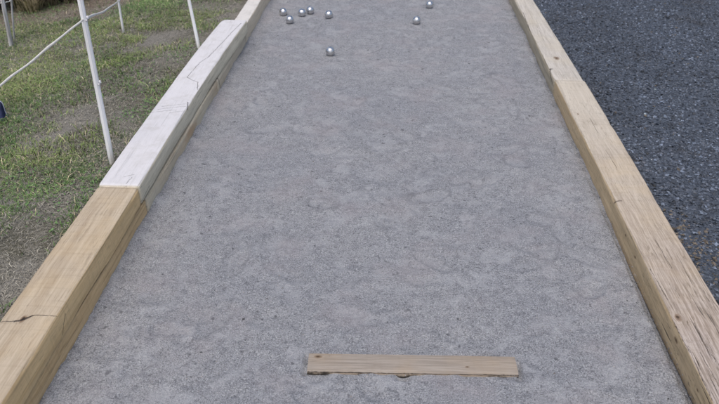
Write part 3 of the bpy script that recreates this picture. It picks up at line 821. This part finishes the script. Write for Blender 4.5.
def dry_tuft(x, y, R, hh, label, seed, n=420):
    z = float(lawn_h(np.array([x]), np.array([y]))[0]); rg = np.random.default_rng(seed)
    n = int(n * .45); a = rg.uniform(0, 2 * math.pi, n); r = R * np.sqrt(rg.random(n))
    P = np.stack([r * np.cos(a), r * np.sin(a), np.full(n, -.02)], 1)
    hg = hh * rg.uniform(.15, 1.1, n); g = rg.uniform(.6, 1.25, (n, 1))
    c = np.array([.50, .43, .27]) * g; grn = rg.random(n) > .85; c[grn] = np.array([.20, .20, .07]) * g[grn]
    V, Fs, C = blades(P, hg, rg.uniform(.004, .010, n), hg * rg.uniform(.1, 1.1, n), c, .5)
    o = link('dry_grass_clump', mesh_np('dry_grass_clump', V, Fs, C), straw_m, loc=(x, y, z))
    tag(o, label, 'grass clump', 'dry grass clumps beyond the lawn')
def gpos(px, py):
    z = -.2
    for _ in range(6):
        q = at(px, py, z); z = float(lawn_h(np.array([q[0]]), np.array([q[1]]))[0]); return float(q[0]), float(q[1])
for (px, py, R, hh, lab, base, sd) in (
        (-6, 8, .45, .70, 'dark green shrub behind the grey wooden post', (.020, .032, .014), 201),
        (17, 7.5, .32, .60, 'dark shrub between the grey stakes and the golden grass', (.024, .036, .016), 202),
        (43, 6, .36, .65, 'dark brownish shrub between two golden grass clumps', (.040, .034, .024), 203),
        (62, 5, .34, .75, 'dark olive shrub just left of the tall white post', (.030, .034, .018), 204),
        (94, 0, .36, .80, 'dark green shrub just right of the tall white post', (.026, .040, .018), 205)):
    x, y = gpos(px, py); shrub(x, y, R, hh, lab, base, sd)
for (px, py, R, hh, lab, sd) in (
        (26, 11, .10, .55, 'tall golden dry grass clump right of the grey stakes', 301),
        (35, 15, .06, .40, 'thin pale dry grass clump in front of the dark shrubs', 302),
        (53, 9, .07, .45, 'small straw coloured grass clump between two dark shrubs', 303),
        (74, 8, .08, .60, 'golden dry grass clump touching the tall white post in view', 304)):
    x, y = gpos(px, py); dry_tuft(x, y, R, hh, lab, sd)
# brown earth strip in front of the shrubs
# ------------------------------------------------------------------ navy cloth bag at the left edge
q = at(-6, 119, -.03)
zb = float(lawn_h(np.array([q[0]]), np.array([q[1]]))[0])
root = empty('cloth_bag', (q[0], q[1], zb)); tag(root, 'dark navy cloth bag slumped on the grass at the left edge', 'bag')
V = []; nu, nv = 40, 26
for j in range(nv):
    v_ = j / (nv - 1)
    for i in range(nu):
        th = 2 * math.pi * i / nu
        ex = .6
        cx_, sy_ = math.copysign(abs(math.cos(th)) ** ex, math.cos(th)), math.copysign(abs(math.sin(th)) ** ex, math.sin(th))
        prof = (1.0 - .10 * v_) * min(1, (v_ / .06 + .55)) * (1 - .35 * max(0, v_ - .8) / .2)
        V.append([.085 * cx_ * prof, .05 * sy_ * prof * (1 - .55 * v_), .15 * v_ + .010 * math.sin(th * 2)])
V = np.array(V)
V += .009 * np.stack([fbm(V[:, 0] * 22, V[:, 2] * 22, V[:, 1] * 22, s, 3) for s in (1, 2, 3)], 1)
Q = [[j * nu + i, j * nu + (i + 1) % nu, (j + 1) * nu + (i + 1) % nu, (j + 1) * nu + i] for j in range(nv - 1) for i in range(nu)]
nb = NT('navy_cloth', .85, .2); p = nb.coords()
nb.color(nb.mix(nb.ramp01(nb.noise(p, 12, 4), .35, .7), (.018, .024, .062), (.045, .055, .12))); nb.bump(nb.noise(p, 700, 2), .001, .5)
link('body', mesh_np('body', V, [np.array(Q), np.array([[(nv - 1) * nu + i for i in range(nu)]])], smooth=True), nb.m, root)
pipe = [V[k * nu + 2] * np.array([1.02, 1.02, 1]) for k in range(0, nv, 2)]
pm = NT('pale_piping', .7, .2); pm.color((.42, .45, .55))
link('piping', mesh_np('piping', *tube(np.array(pipe), .0035, n=6), smooth=True), pm.m, root)

# ------------------------------------------------------------------ light
w = bpy.data.worlds.new('World'); scene.world = w; w.use_nodes = True
wt = w.node_tree; sky = wt.nodes.new('ShaderNodeTexSky'); sky.sky_type = 'NISHITA'; sky.sun_disc = False
SUN_EL, SUN_AZ = math.radians(66), math.radians(-172)       # azimuth from +Y toward +X: a veiled sun high behind the camera
sky.sun_elevation = SUN_EL; sky.sun_rotation = SUN_AZ
sky.air_density = 1.0; sky.dust_density = 4.0; sky.ozone_density = 1.0
bg = wt.nodes['Background']; bg.inputs['Strength'].default_value = .15
wt.links.new(sky.outputs[0], bg.inputs['Color'])
sl = bpy.data.lights.new('sun', 'SUN'); sl.energy = 1.5; sl.angle = math.radians(42); sl.color = (1, .955, .89)
so = bpy.data.objects.new('sun', sl); COL.objects.link(so)
from mathutils import Vector
dv = Vector((math.sin(SUN_AZ) * math.cos(SUN_EL), math.cos(SUN_AZ) * math.cos(SUN_EL), math.sin(SUN_EL)))
so.rotation_euler = dv.to_track_quat('Z', 'Y').to_euler(); so.location = (-5, 3, 8)

# ------------------------------------------------------------------ camera
cd = bpy.data.cameras.new('camera'); cam = bpy.data.objects.new('camera', cd); COL.objects.link(cam)
cd.sensor_width = 36.0; cd.lens = 36.0 * F / 719.0; cd.clip_end = 2000; cd.clip_start = .05
cam.location = (0, 0, H); cam.rotation_euler = (math.pi / 2 - PITCH, 0, YAW)
cd.dof.use_dof = True; cd.dof.focus_distance = 3.3; cd.dof.aperture_fstop = 4.5
scene.camera = cam
scene.view_settings.view_transform = 'Standard'; scene.view_settings.look = 'None'; scene.view_settings.exposure = 0
scene.cycles.max_bounces = 6
